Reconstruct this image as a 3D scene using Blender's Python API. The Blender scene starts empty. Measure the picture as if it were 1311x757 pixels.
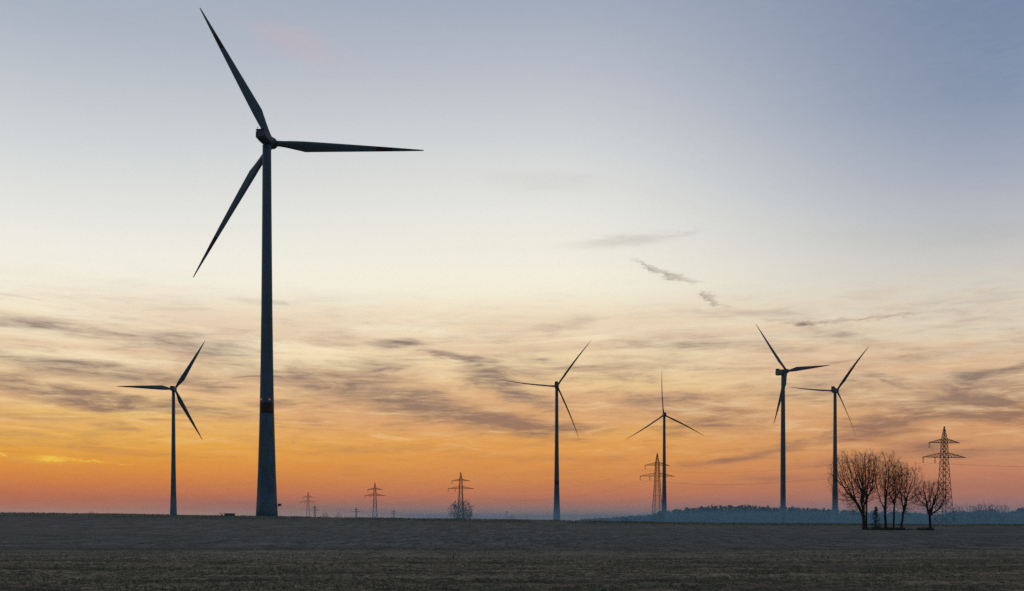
import bpy, math, random
import numpy as np
from mathutils import Vector, Matrix

random.seed(11)
RNG = np.random.default_rng(5)
S = bpy.context.scene
COL = S.collection
F = 1274.6            # focal length in photo pixels (35 mm on a 36 mm frame)
CX, HZ = 655.5, 667.0  # optical axis column, true horizon row in the photo
EYE = 1.7

# ------------------------------------------------------------------ camera
cam_d = bpy.data.cameras.new('camera')
cam = bpy.data.objects.new('camera', cam_d)
COL.objects.link(cam)
cam.location = (0, 0, EYE)
cam.rotation_euler = (math.radians(90), 0, 0)
cam_d.lens = 35.0
cam_d.sensor_width = 36.0
cam_d.shift_y = (HZ - 378.5) / 1311.0
cam_d.clip_start = 0.1
cam_d.clip_end = 40000
S.camera = cam

S.view_settings.view_transform = 'Standard'
S.view_settings.look = 'None'
S.view_settings.exposure = 0.0
S.view_settings.gamma = 1.0
S.view_settings.use_curve_mapping = False
S.cycles.use_denoising = False
S.cycles.volume_bounces = 1
S.cycles.max_bounces = 6
S.cycles.transparent_max_bounces = 12


def lin(c):
    out = []
    for v in c[:3]:
        v = v / 255.0
        out.append(v / 12.92 if v <= 0.04045 else ((v + 0.055) / 1.055) ** 2.4)
    return (*out, 1.0)


# ------------------------------------------------------------------ world: dusk sky
world = bpy.data.worlds.new('World')
S.world = world
world.use_nodes = True
NT = world.node_tree
NT.nodes.clear()


def N(tree, kind, **kw):
    n = tree.nodes.new(kind)
    for k, v in kw.items():
        setattr(n, k, v)
    return n


def math_n(tree, op, a, b=None, c=None, clamp=False):
    n = tree.nodes.new('ShaderNodeMath')
    n.operation = op
    n.use_clamp = clamp
    for i, v in enumerate((a, b, c)):
        if v is None:
            continue
        if isinstance(v, (int, float)):
            n.inputs[i].default_value = v
        else:
            tree.links.new(v, n.inputs[i])
    return n.outputs[0]


def smooth(tree, v, a, b, c=0.0, d=1.0):
    n = tree.nodes.new('ShaderNodeMapRange')
    n.interpolation_type = 'SMOOTHSTEP'
    tree.links.new(v, n.inputs[0])
    for i, x in enumerate((a, b, c, d)):
        n.inputs[i + 1].default_value = x
    return n.outputs[0]


def mixc(tree, fac, a, b, blend='MIX'):
    n = tree.nodes.new('ShaderNodeMix')
    n.data_type = 'RGBA'
    n.blend_type = blend
    if isinstance(fac, (int, float)):
        n.inputs[0].default_value = fac
    else:
        tree.links.new(fac, n.inputs[0])
    for i, v in ((6, a), (7, b)):
        if isinstance(v, tuple):
            n.inputs[i].default_value = v
        else:
            tree.links.new(v, n.inputs[i])
    return n.outputs[2]


def ramp(tree, v, stops, interp='LINEAR'):
    n = tree.nodes.new('ShaderNodeValToRGB')
    n.color_ramp.interpolation = interp
    el = n.color_ramp.elements
    while len(el) > 1:
        el.remove(el[-1])
    el[0].position, el[0].color = stops[0]
    for p, c in stops[1:]:
        e = el.new(p)
        e.color = c
    tree.links.new(v, n.inputs[0])
    return n.outputs[0]


def azel(px, py):
    az = math.atan((px - CX) / F)
    el = math.atan((HZ - py) / F * math.cos(az))
    return az, el


tc = N(NT, 'ShaderNodeTexCoord')
sep = N(NT, 'ShaderNodeSeparateXYZ')
NT.links.new(tc.outputs['Generated'], sep.inputs[0])
AZ = math_n(NT, 'ARCTAN2', sep.outputs[0], sep.outputs[1])
EL = math_n(NT, 'ARCSINE', sep.outputs[2])
ELP = math_n(NT, 'MULTIPLY', EL, 2 / math.pi, clamp=True)


def sky_stops(px, cols, zen):
    st = []
    for py, c in sorted(cols, key=lambda t: -t[0]):
        st.append((azel(px, py)[1] * 2 / math.pi, lin(c)))
    st.append((0.45, lin(zen)))
    st.append((0.62, lin((112, 126, 142))))
    st.append((1.0, lin((112, 126, 142))))
    return st


left = sky_stops(0, [(0, (171, 180, 194)), (110, (196, 202, 208)), (210, (220, 222, 221)), (300, (240, 238, 228)),
                     (370, (249, 243, 223)), (430, (249, 234, 201)), (490, (245, 214, 160)), (530, (242, 192, 106)),
                     (565, (240, 174, 66)), (592, (234, 152, 52)), (616, (222, 132, 60)), (632, (202, 116, 76)),
                     (643, (184, 114, 88)), (652, (172, 122, 104)), (665, (168, 146, 140))], (118, 136, 158))
midd = sky_stops(600, [(0, (162, 172, 189)), (110, (190, 195, 204)), (200, (215, 217, 217)), (280, (234, 233, 225)),
                       (350, (246, 241, 223)), (420, (249, 236, 204)), (480, (243, 211, 160)), (525, (240, 190, 114)),
                       (560, (235, 168, 80)), (592, (230, 152, 70)), (617, (219, 138, 72)), (634, (201, 121, 84)),
                       (645, (182, 118, 96)), (654, (172, 128, 112)), (665, (168, 148, 144))], (112, 132, 158))
rigt = sky_stops(1311, [(0, (122, 138, 166)), (110, (134, 149, 174)), (210, (164, 172, 188)), (290, (192, 194, 196)),
                        (360, (214, 209, 198)), (430, (222, 207, 182)), (490, (221, 190, 152)), (535, (216, 164, 118)),
                        (570, (214, 152, 104)), (602, (203, 133, 96)), (628, (184, 118, 96)),
                        (645, (172, 120, 112)), (665, (162, 138, 138))], (92, 112, 144))
back = [(0.0, lin((40, 62, 82))), (0.10, lin((50, 72, 92))), (0.30, lin((62, 86, 108))), (0.62, lin((112, 126, 142))), (1.0, lin((112, 126, 142)))]
a_l, a_r = azel(0, 600)[0], azel(1311, 600)[0]
cl = ramp(NT, ELP, left)
cm = ramp(NT, ELP, midd)
cr = ramp(NT, ELP, rigt)
cb = ramp(NT, ELP, back)
sky = mixc(NT, smooth(NT, AZ, a_l, 0.0), cl, cm)
sky = mixc(NT, smooth(NT, AZ, 0.02, a_r), sky, cr)
away = math_n(NT, 'ABSOLUTE', math_n(NT, 'ADD', AZ, 0.10))
sky = mixc(NT, smooth(NT, away, 0.62, 1.9), sky, cb)

# coordinates on the sky: azimuth, elevation; bent by a stretched noise so that clouds fray into streaks
com = N(NT, 'ShaderNodeCombineXYZ')
NT.links.new(AZ, com.inputs[0])
NT.links.new(EL, com.inputs[1])


def sky_noise(sx, sy, detail, rough, seed=0.0, dist=0.0, rot=0.0):
    mp = N(NT, 'ShaderNodeMapping')
    mp.inputs['Location'].default_value = (seed, seed * 0.7, seed * 1.3)
    mp.inputs['Rotation'].default_value = (0, 0, rot)
    mp.inputs['Scale'].default_value = (sx, sy, 1)
    NT.links.new(com.outputs[0], mp.inputs[0])
    nz = N(NT, 'ShaderNodeTexNoise')
    nz.inputs['Scale'].default_value = 1.0
    nz.inputs['Detail'].default_value = detail
    nz.inputs['Roughness'].default_value = rough
    nz.inputs['Distortion'].default_value = dist
    NT.links.new(mp.outputs[0], nz.inputs['Vector'])
    return nz


wn = sky_noise(12, 60, 6, 0.62, 3.1, 0.4)
wsub = N(NT, 'ShaderNodeVectorMath', operation='SUBTRACT')
NT.links.new(wn.outputs['Color'], wsub.inputs[0])
wsub.inputs[1].default_value = (0.5, 0.5, 0.5)
wmul = N(NT, 'ShaderNodeVectorMath', operation='MULTIPLY')
NT.links.new(wsub.outputs[0], wmul.inputs[0])
wmul.inputs[1].default_value = (0.085, 0.018, 0)
wadd = N(NT, 'ShaderNodeVectorMath', operation='ADD')
NT.links.new(com.outputs[0], wadd.inputs[0])
NT.links.new(wmul.outputs[0], wadd.inputs[1])
WP = wadd.outputs[0]


def blob(px, py, rx, ry, ang, s, sxy, after, k_):
    az, el = azel(px, py)
    mp = N(NT, 'ShaderNodeMapping', vector_type='TEXTURE')
    mp.inputs['Location'].default_value = (az, el, 0)
    mp.inputs['Rotation'].default_value = (0, 0, math.radians(-ang))
    mp.inputs['Scale'].default_value = (rx * k_ / F, ry * k_ / F, 1e6)
    # z only carries the running sum, so that the blobs are worked out one after another
    cz = N(NT, 'ShaderNodeCombineXYZ')
    NT.links.new(sxy[0], cz.inputs[0])
    NT.links.new(sxy[1], cz.inputs[1])
    if after is not None:
        NT.links.new(after, cz.inputs[2])
    NT.links.new(cz.outputs[0], mp.inputs[0])
    ln = N(NT, 'ShaderNodeVectorMath', operation='LENGTH')
    NT.links.new(mp.outputs[0], ln.inputs[0])
    return smooth(NT, ln.outputs['Value'], 1.55, 0.15, 0.0, s)


def blob_sum(lst, src=None, after=None):
    sp_ = N(NT, 'ShaderNodeSeparateXYZ')
    NT.links.new(src or WP, sp_.inputs[0])
    acc, dep = None, after
    for b in lst:
        v = blob(*b, sp_.outputs, dep, 1.0 if src is not None else 1.18)
        acc = v if acc is None else math_n(NT, 'ADD', acc, math_n(NT, 'MULTIPLY', v, math_n(NT, 'SUBTRACT', 1.0, acc)))
        dep = acc
    return acc


CLOUDS = [
    (512, 441, 30, 6, 0, .75), (562, 455, 30, 4, 9, .5), (606, 463, 28, 5, 10, .75), (622, 480, 30, 15, 8, .8),
    (668, 501, 50, 10, 20, .65), (540, 518, 75, 16, 9, .75), (625, 539, 95, 11, 7, .75), (430, 492, 70, 18, 8, .55),
    (705, 548, 60, 8, 3, .5), (470, 472, 60, 8, 3, .45), (700, 470, 60, 14, 6, .35), (360, 515, 26, 4, 2, .5),
    (395, 540, 14, 4, -6, .4), (325, 385, 20, 4, 3, .3),
    (110, 425, 70, 7, 6, .4), (240, 440, 70, 12, 6, .4), (60, 470, 75, 9, 8, .5), (160, 478, 70, 8, 7, .6),
    (40, 497, 70, 12, 9, .65), (125, 513, 60, 10, 6, .75), (210, 521, 50, 6, 3, .6), (280, 528, 50, 6, 2, .5),
    (255, 490, 40, 6, 4, .5), (300, 470, 60, 14, 5, .4), (20, 412, 50, 7, 4, .25), (140, 577, 90, 4, 3, .22),
    (60, 560, 120, 4, 2, .2), (40, 530, 60, 5, 2, .3),
    (712, 418, 34, 6, -6, .28), (800, 310, 50, 7, -3, .26), (700, 232, 60, 10, 0, .12), (970, 402, 60, 4, 3, .25),
    (870, 518, 75, 13, 5, .45), (930, 540, 70, 13, 3, .4), (880, 440, 90, 10, 2, .25), (820, 470, 70, 12, -3, .3),
    (930, 588, 48, 5, -8, .6), (1035, 566, 50, 5, -10, .45), (1230, 518, 85, 15, 2, .75), (1140, 545, 55, 14, -8, .75),
    (1260, 497, 65, 10, 6, .5), (1300, 535, 60, 10, 12, .6), (1172, 573, 34, 8, -3, .6), (1238, 482, 16, 6, 0, .6),
    (1290, 475, 45, 4, -6, .5), (1130, 486, 32, 4, 25, .4), (1270, 578, 60, 5, -3, .5), (1050, 500, 60, 12, 0, .4),
    (1010, 610, 70, 4, 0, .25), (1190, 455, 80, 8, -4, .22), (1100, 590, 60, 6, -3, .3), (1060, 432, 60, 5, 8, .25),
    (1230, 300, 120, 14, 4, .10), (700, 590, 90, 4, 2, .2), (500, 575, 90, 4, 0, .18),
]
st1 = sky_noise(13, 88, 8, 0.66, 7.7, 0.7, 0.05)
st2 = sky_noise(30, 240, 5, 0.6, 1.9, 0.3, 0.04)
stx = math_n(NT, 'ADD', math_n(NT, 'MULTIPLY', st1.outputs[0], 0.66), math_n(NT, 'MULTIPLY', st2.outputs[0], 0.34))
halfw = N(NT, 'ShaderNodeVectorMath', operation='MULTIPLY_ADD')
NT.links.new(wmul.outputs[0], halfw.inputs[0])
halfw.inputs[1].default_value = (0.25, 0.22, 0)
NT.links.new(com.outputs[0], halfw.inputs[2])
fw = sky_noise(75, 230, 5, 0.7, 9.3, 0.3)
fws = N(NT, 'ShaderNodeVectorMath', operation='MULTIPLY_ADD')
NT.links.new(fw.outputs['Color'], fws.inputs[0])
fws.inputs[1].default_value = (0.034, 0.010, 0)
NT.links.new(halfw.outputs[0], fws.inputs[2])
fwo = N(NT, 'ShaderNodeVectorMath', operation='SUBTRACT')
NT.links.new(fws.outputs[0], fwo.inputs[0])
fwo.inputs[1].default_value = (0.017, 0.005, 0)
HW = fwo.outputs[0]
TRAILS = [
    (822, 338, 14, 2.6, 24, .35), (838, 345, 18, 3.2, 18, .6), (860, 353, 20, 3.8, 12, .7), (884, 360, 14, 2.6, 8, .35),
    (901, 377, 9, 3.4, 10, .55), (912, 384, 12, 4.2, 32, .6), (926, 391, 16, 2.4, 14, .28), (960, 400, 40, 2.6, 8, .28),
    (1000, 410, 30, 2.6, 8, .35), (1034, 415, 14, 3.8, 10, .95), (1062, 411, 26, 2.4, -4, .45), (1110, 408, 46, 2.0, -3, .45),
    (1150, 404, 26, 1.8, -6, .35), (860, 303, 40, 3.0, -8, .25), (790, 312, 30, 4.0, 4, .28),
    (508, 441, 22, 4.6, -2, .8), (540, 446, 18, 2.4, 6, .4), (568, 455, 20, 2.8, 9, .6), (600, 462, 22, 3.6, 9, .85),
    (628, 467, 16, 2.4, 4, .5), (630, 478, 22, 9, 4, .7), (610, 486, 24, 8, -30, .5), (655, 497, 40, 6, 14, .5),
    (930, 588, 36, 3.0, -9, .8), (1020, 567, 34, 2.6, -10, .5), (1055, 556, 26, 3, -14, .6), (1122, 483, 14, 2.4, 24, .6), (1138, 489, 16, 2.6, 30, .6),
    (1165, 497, 22, 2.2, 8, .4), (1236, 482, 13, 5, 8, .8), (1270, 477, 30, 2.8, -6, .7), (1300, 472, 20, 2.4, -10, .6),
    (360, 515, 20, 3.4, 0, .6), (712, 418, 20, 3.4, -6, .4), (740, 413, 14, 2, -8, .3), (120, 421, 24, 2.6, 6, .45)]
placed = blob_sum(CLOUDS)
trails = math_n(NT, 'MULTIPLY', blob_sum(TRAILS, HW, placed), smooth(NT, fw.outputs[0], 0.34, 0.58, 0.42, 1.10))
tex = smooth(NT, stx, 0.30, 0.66, 0.45, 1.45)
placed = math_n(NT, 'MULTIPLY', placed, tex)
band = math_n(NT, 'MULTIPLY', smooth(NT, EL, azel(655, 610)[1], azel(655, 540)[1]),
              smooth(NT, EL, azel(655, 340)[1], azel(655, 470)[1]))
loose = math_n(NT, 'MULTIPLY', smooth(NT, stx, 0.47, 0.72), math_n(NT, 'MULTIPLY', band, 0.75))
low = math_n(NT, 'MULTIPLY', smooth(NT, EL, azel(655, 655)[1], azel(655, 600)[1]),
             smooth(NT, EL, azel(655, 420)[1], azel(655, 560)[1]))
loose2 = math_n(NT, 'MULTIPLY', smooth(NT, stx, 0.5, 0.75), math_n(NT, 'MULTIPLY', low, 0.30))
dens = math_n(NT, 'ADD', math_n(NT, 'ADD', placed, math_n(NT, 'MULTIPLY', loose, 0.7)), loose2, clamp=True)
dens = math_n(NT, 'MAXIMUM', dens, trails)
front = smooth(NT, away, 1.5, 0.75)
dens = math_n(NT, 'MULTIPLY', dens, front)
ccol = ramp(NT, ELP, [(0.02, lin((150, 98, 84))), (0.055, lin((152, 113, 92))), (0.078, lin((141, 117, 103))), (0.11, lin((134, 114, 106))),
                      (0.15, lin((150, 134, 124))), (0.22, lin((168, 166, 170)))])
# a broad thin veil carries the streaks
vn = sky_noise(3.2, 26, 6, 0.6, 21.0, 0.6, 0.08)
veil = math_n(NT, 'MULTIPLY', smooth(NT, vn.outputs[0], 0.34, 0.62), math_n(NT, 'MULTIPLY', front, math_n(NT, 'MULTIPLY',
       smooth(NT, EL, azel(655, 590)[1], azel(655, 535)[1]), smooth(NT, EL, azel(655, 365)[1], azel(655, 440)[1]))))
sky = mixc(NT, math_n(NT, 'MULTIPLY', veil, 0.78), sky, ramp(NT, ELP, [(0.05, lin((224, 158, 100))), (0.085, lin((220, 174, 134))), (0.12, lin((226, 196, 166)))]))
sky = mixc(NT, math_n(NT, 'MULTIPLY', dens, 0.9), sky, ccol)
# thin bright streaks between the clouds
bright = math_n(NT, 'MULTIPLY', smooth(NT, stx, 0.50, 0.34), math_n(NT, 'MULTIPLY', band, 0.30))
sky = mixc(NT, math_n(NT, 'MULTIPLY', bright, front), sky, lin((255, 236, 190)))
# glowing slits above the hidden sun
glow = blob_sum([(64, 588, 17, 2.4, 0, 1.0), (64, 589, 30, 4.5, 0, .35), (112, 590, 18, 1.2, 3.5, .75), (2, 581, 8, 1.5, 5, .9),
                 (155, 594, 12, 1.0, 3, .4)], HW, trails)
sky = mixc(NT, glow, sky, lin((252, 204, 70)))
sky = mixc(NT, blob_sum([(385, 58, 50, 14, 12, .30), (360, 40, 50, 10, 5, .15)], None, glow), sky, lin((200, 176, 188)))
# fine dappling of high thin air, so that no part of the sky is a clean gradient
fine = sky_noise(60, 260, 4, 0.7, 12.0)
sky = mixc(NT, smooth(NT, fine.outputs[0], 0.35, 0.7, 0.0, 0.02), sky, lin((250, 240, 225)))
under = smooth(NT, EL, -0.02, 0.0)
sky = mixc(NT, under, lin((60, 58, 60)), sky)
bg = N(NT, 'ShaderNodeBackground')
bg.inputs['Strength'].default_value = 1.0
NT.links.new(sky, bg.inputs[0])
wo = N(NT, 'ShaderNodeOutputWorld')
NT.links.new(bg.outputs[0], wo.inputs[0])

# the sun has already sunk to the skyline behind the left of the field: almost no direct light is left
sd = bpy.data.lights.new('sun', 'SUN')
sun = bpy.data.objects.new('sun', sd)
COL.objects.link(sun)
sd.energy = 0.05
sd.angle = math.radians(6)
sd.color = (1.0, 0.55, 0.28)
sun.rotation_euler = Vector((0.44, -0.9, -0.035)).to_track_quat('-Z', 'Y').to_euler()

# ------------------------------------------------------------------ helpers


def pt(px, py, D):
    return Vector(((px - CX) / F * D, D, EYE + (HZ - py) / F * D))


def tag(o, label=None, cat=None, group=None, kind=None):
    if label:
        o['label'] = label
    if cat:
        o['category'] = cat
    if group:
        o['group'] = group
    if kind:
        o['kind'] = kind
    return o


def empty(name, loc, label, cat, group=None):
    o = bpy.data.objects.new(name, None)
    COL.objects.link(o)
    o.location = loc
    o.empty_display_size = 0.5
    return tag(o, label, cat, group)


class MB:
    """collects shapes and links them as one mesh object"""

    def __init__(s):
        s.v, s.f, s.m = [], [], []

    def add(s, vs, fs, mi=0):
        b = len(s.v)
        s.v.extend([tuple(v) for v in vs])
        s.f.extend([tuple(b + i for i in f) for f in fs])
        s.m.extend([mi] * len(fs))

    def box(s, c, d, rot=None, mi=0):
        vs = []
        for x in (-.5, .5):
            for y in (-.5, .5):
                for z in (-.5, .5):
                    p = Vector((x * d[0], y * d[1], z * d[2]))
                    if rot is not None:
                        p = rot @ p
                    vs.append(p + Vector(c))
        s.add(vs, [(0, 1, 3, 2), (4, 6, 7, 5), (0, 4, 5, 1), (2, 3, 7, 6), (0, 2, 6, 4), (1, 5, 7, 3)], mi)

    def tube(s, pts, rad, n=6, mi=0, cap=True):
        pts = [Vector(p) for p in pts]
        rings = []
        up = Vector((0.13, 0.31, 0.94)).normalized()
        for i, p in enumerate(pts):
            d = (pts[min(i + 1, len(pts) - 1)] - pts[max(i - 1, 0)])
            if d.length < 1e-9:
                d = Vector((0, 0, 1))
            d.normalize()
            u = d.cross(up)
            if u.length < 0.1:
                u = d.cross(Vector((1, 0, 0)))
            u.normalize()
            w = d.cross(u)
            rings.append([p + (u * math.cos(2 * math.pi * k / n) + w * math.sin(2 * math.pi * k / n)) * rad[i] for k in range(n)])
        vs = [v for r in rings for v in r]
        fs = []
        for i in range(len(pts) - 1):
            for k in range(n):
                a, b = i * n + k, i * n + (k + 1) % n
                fs.append((a, b, b + n, a + n))
        if cap:
            fs.append(tuple(range(n))[::-1])
            fs.append(tuple((len(pts) - 1) * n + k for k in range(n)))
        s.add(vs, fs, mi)

    def lathe(s, prof, n=32, mi=None, o=(0, 0, 0)):
        vs = [(o[0] + r * math.cos(2 * math.pi * k / n), o[1] + r * math.sin(2 * math.pi * k / n), o[2] + z)
              for z, r in prof for k in range(n)]
        b = len(s.v)
        s.v.extend(vs)
        for i in range(len(prof) - 1):
            for k in range(n):
                a, c = i * n + k, i * n + (k + 1) % n
                s.f.append((b + a, b + c, b + c + n, b + a + n))
                s.m.append(mi[i] if mi else 0)
        s.f.append(tuple(b + k for k in range(n))[::-1])
        s.f.append(tuple(b + (len(prof) - 1) * n + k for k in range(n)))
        s.m += [0, 0]

    def build(s, name, mats, parent=None, smooth=False):
        me = bpy.data.meshes.new(name)
        me.from_pydata(s.v, [], s.f)
        if not isinstance(mats, (list, tuple)):
            mats = [mats]
        for m in mats:
            me.materials.append(m)
        if len(mats) > 1:
            me.polygons.foreach_set('material_index', s.m)
        if smooth:
            me.polygons.foreach_set('use_smooth', [True] * len(me.polygons))
        me.update()
        o = bpy.data.objects.new(name, me)
        COL.objects.link(o)
        if parent is not None:
            o.parent = parent
        return o


def mat(name, col, rough=0.7, var=0.15, scale=3.0, metal=0.0, bump=0.0, emit=None, stretch=(1, 1, 1), col2=None):
    m = bpy.data.materials.new(name)
    m.use_nodes = True
    t = m.node_tree
    p = t.nodes['Principled BSDF']
    p.inputs['Roughness'].default_value = rough
    p.inputs['Metallic'].default_value = metal
    c = t.nodes.new('ShaderNodeTexCoord')
    mp = t.nodes.new('ShaderNodeMapping')
    mp.inputs['Scale'].default_value = stretch
    t.links.new(c.outputs['Object'], mp.inputs[0])
    nz = t.nodes.new('ShaderNodeTexNoise')
    nz.inputs['Scale'].default_value = scale
    nz.inputs['Detail'].default_value = 6
    t.links.new(mp.outputs[0], nz.inputs['Vector'])
    a = tuple(v * (1 - var) for v in col) + (1,)
    b = tuple(v * (1 + var) for v in (col2 or col)) + (1,)
    mx = mixc(t, smooth(t, nz.outputs[0], 0.3, 0.7), a, b)
    t.links.new(mx, p.inputs['Base Color'])
    if bump:
        bn = t.nodes.new('ShaderNodeBump')
        bn.inputs['Strength'].default_value = bump
        t.links.new(nz.outputs[0], bn.inputs['Height'])
        t.links.new(bn.outputs[0], p.inputs['Normal'])
    if emit:
        p.inputs['Emission Color'].default_value = (*emit[0], 1)
        p.inputs['Emission Strength'].default_value = emit[1]
    return m


M_TOWER = mat('grey_tower_paint', (0.13, 0.185, 0.225), 0.6, 0.14, 0.35, stretch=(1, 1, 0.15))
M_CONC = mat('tower_concrete', (0.14, 0.195, 0.235), 0.85, 0.18, 0.5, stretch=(1, 1, 0.3))
M_BLADE = mat('grey_blade_gelcoat', (0.14, 0.17, 0.19), 0.6, 0.06, 0.3)
M_RED = mat('red_marking_paint', (0.085, 0.030, 0.028), 0.6, 0.12, 1.0)
M_NAC = mat('nacelle_paint', (0.12, 0.14, 0.155), 0.6, 0.08, 0.6)
M_DARK = mat('dark_metal', (0.05, 0.05, 0.055), 0.6, 0.2, 2.0)
M_LAMP = mat('red_warning_lamp', (0.4, 0.02, 0.01), 0.4, 0.1, 2.0, emit=((1, 0.12, 0.08), 0.55))
M_STEEL = mat('weathered_galvanised_steel', (0.13, 0.11, 0.10), 0.75, 0.25, 0.6, metal=0.2, col2=(0.15, 0.10, 0.08))
M_INS = mat('brown_insulator', (0.07, 0.04, 0.03), 0.4, 0.2, 4.0)
M_WIRE = mat('aluminium_cable', (0.10, 0.10, 0.10), 0.6, 0.1, 0.1)
M_BARK = mat('grey_brown_bark', (0.060, 0.047, 0.038), 0.95, 0.35, 6.0, bump=0.4, stretch=(1, 1, 0.2))
M_TWIG = mat('brown_twigs', (0.12, 0.078, 0.055), 0.95, 0.3, 1.5)
M_NEEDLE = mat('dark_needles', (0.030, 0.042, 0.028), 0.9, 0.4, 2.0)
M_WOOD = mat('distant_wood_foliage', (0.018, 0.022, 0.018), 0.95, 0.4, 0.08)
M_TRUNK2 = mat('distant_trunks', (0.05, 0.042, 0.036), 0.95, 0.3, 0.4)
M_GRASS = mat('withered_grass', (0.11, 0.095, 0.065), 0.95, 0.4, 3.0)
M_CROP = mat('winter_crop_blades', (0.26, 0.22, 0.15), 0.9, 0.5, 1.3, col2=(0.24, 0.24, 0.15))
M_SHED = mat('tarred_boards', (0.03, 0.028, 0.028), 0.8, 0.3, 2.0, stretch=(4, 4, 1))
M_POLE = mat('weathered_pole_wood', (0.07, 0.055, 0.045), 0.9, 0.3, 3.0)

# ------------------------------------------------------------------ terrain


def sstep(a, b, x):
    t = np.clip((x - a) / (b - a), 0, 1)
    return t * t * (3 - 2 * t)


def vnoise(x, y, seed=0):
    xi, yi = np.floor(x).astype(np.int64), np.floor(y).astype(np.int64)
    fx, fy = x - xi, y - yi
    fx, fy = fx * fx * (3 - 2 * fx), fy * fy * (3 - 2 * fy)

    def h(a, b):
        n = (a * 374761393 + b * 668265263 + seed * 974634777) & 0x7fffffff
        n = (n ^ (n >> 13)) * 1274126177 & 0x7fffffff
        return ((n ^ (n >> 16)) & 0xffff) / 65535.0
    return (h(xi, yi) * (1 - fx) + h(xi + 1, yi) * fx) * (1 - fy) + (h(xi, yi + 1) * (1 - fx) + h(xi + 1, yi + 1) * fx) * fy


def base_h(x, y):
    x = np.asarray(x, float)
    y = np.asarray(y, float)
    crest = 4.55 - 4.00 * sstep(-230, 150, x * 300 / np.maximum(y, 220)) + 0.18 * (vnoise(x / 60, y / 60, 3) - .5)
    rise = sstep(110, 300, y)
    fall = sstep(330, 760, y)
    return crest * rise * (1 - fall) - 4.0 * fall + 0.10 * (vnoise(x / 14, y / 14, 9) - .5)


def gz(x, y):
    return float(base_h(x, y))


xs = [0.0]
st = 0.11
while xs[-1] < 9000:
    x = xs[-1]
    st = 0.11 if x < 36 else st * 1.06
    xs.append(x + st)
xs = np.array([-v for v in xs[:0:-1]] + xs)
ys = [-400.0, -200, -80, -30, -5, 8, 16, 20]
st = 0.09
while ys[-1] < 14000:
    y = ys[-1]
    st = max(0.09, 0.0042 * (y - 4)) if y < 120 else st * 1.045
    ys.append(y + st)
ys = np.array(ys)
GX, GY = np.meshgrid(xs, ys)
Z = base_h(GX, GY)
near = (1 - sstep(90, 190, GY)) * sstep(6, 18, GY)
rowdir = GY + 0.045 * GX
clod = (vnoise(GX / 0.34, GY / 0.34, 1) - .5) * 0.085 + (vnoise(GX / 0.9, GY / 0.7, 2) - .5) * 0.08 \
    + (vnoise(GX / 4.0, rowdir / 0.9, 4) - .5) * 0.11 + (vnoise(GX / 0.5, rowdir / 0.25, 14) - .5) * 0.06
edge = 59.0 + 0.02 * GX + (vnoise(GX / 9, GY * 0, 5) - .5) * 1.2
rough = 1 - 0.55 * sstep(-0.5, 0.5, GY - edge)
wheel = np.zeros_like(GY)
for off in (25.4, 27.6, 33.5, 41.2, 43.0, 50.5):
    wheel -= 0.12 * np.exp(-((rowdir - off + (vnoise(GX / 7, GX * 0, 8) - .5) * 0.5) / 0.28) ** 2)
Z = Z + near * (clod * rough + wheel) - 0.10 * np.exp(-((GY - edge) / 0.7) ** 2)
nr, nc = GX.shape
verts = np.stack([GX, GY, Z], -1).reshape(-1, 3).astype(np.float32)
i0 = (np.arange(nr - 1)[:, None] * nc + np.arange(nc - 1)[None, :]).reshape(-1)
quads = np.stack([i0, i0 + 1, i0 + 1 + nc, i0 + nc], -1).astype(np.int32)
me = bpy.data.meshes.new('field')
me.vertices.add(len(verts))
me.vertices.foreach_set('co', verts.ravel())
me.loops.add(quads.size)
me.loops.foreach_set('vertex_index', quads.ravel())
me.polygons.add(len(quads))
me.polygons.foreach_set('loop_start', np.arange(0, quads.size, 4, dtype=np.int32))
me.polygons.foreach_set('use_smooth', np.ones(len(quads), dtype=bool))
me.update()
me.validate()
field = bpy.data.objects.new('field', me)
COL.objects.link(field)
tag(field, 'dark bare field of sparse winter crop rising to a low crest', 'field', kind='structure')

mf = bpy.data.materials.new('field_soil')
mf.use_nodes = True
t = mf.node_tree
p = t.nodes['Principled BSDF']
p.inputs['Roughness'].default_value = 1.0
p.inputs['Specular IOR Level'].default_value = 0.1
c = t.nodes.new('ShaderNodeTexCoord')
sp = t.nodes.new('ShaderNodeSeparateXYZ')
t.links.new(c.outputs['Object'], sp.inputs[0])


def gn(scale, detail, st=(1, 1, 1), rough=.6):
    mp = t.nodes.new('ShaderNodeMapping')
    mp.inputs['Scale'].default_value = st
    t.links.new(c.outputs['Object'], mp.inputs[0])
    nz = t.nodes.new('ShaderNodeTexNoise')
    nz.inputs['Scale'].default_value = scale
    nz.inputs['Detail'].default_value = detail
    nz.inputs['Roughness'].default_value = rough
    t.links.new(mp.outputs[0], nz.inputs['Vector'])
    return nz.outputs[0]


clods = gn(5.5, 8, rough=.75)
patch = gn(0.05, 6, (0.6, 2.2, 1))
streak = gn(0.35, 6, (0.12, 1.1, 1), .75)
brown = mixc(t, smooth(t, clods, 0.36, 0.66), (0.085, 0.058, 0.040, 1), (0.54, 0.40, 0.265, 1))
brown = mixc(t, smooth(t, streak, 0.44, 0.60, 0, .75), brown, (0.088, 0.072, 0.058, 1))
farn = gn(2.2, 7, (0.9, 0.07, 1), .8)
farn = math_n(t, 'ADD', math_n(t, 'MULTIPLY', farn, .5), math_n(t, 'MULTIPLY', gn(0.9, 7, (0.5, 0.10, 1), .85), .5))
grey = mixc(t, smooth(t, farn, 0.42, 0.58), (0.058, 0.052, 0.047, 1), (0.25, 0.23, 0.205, 1))
grey = mixc(t, smooth(t, patch, 0.42, 0.62, 0, .55), grey, (0.125, 0.125, 0.088, 1))
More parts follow.
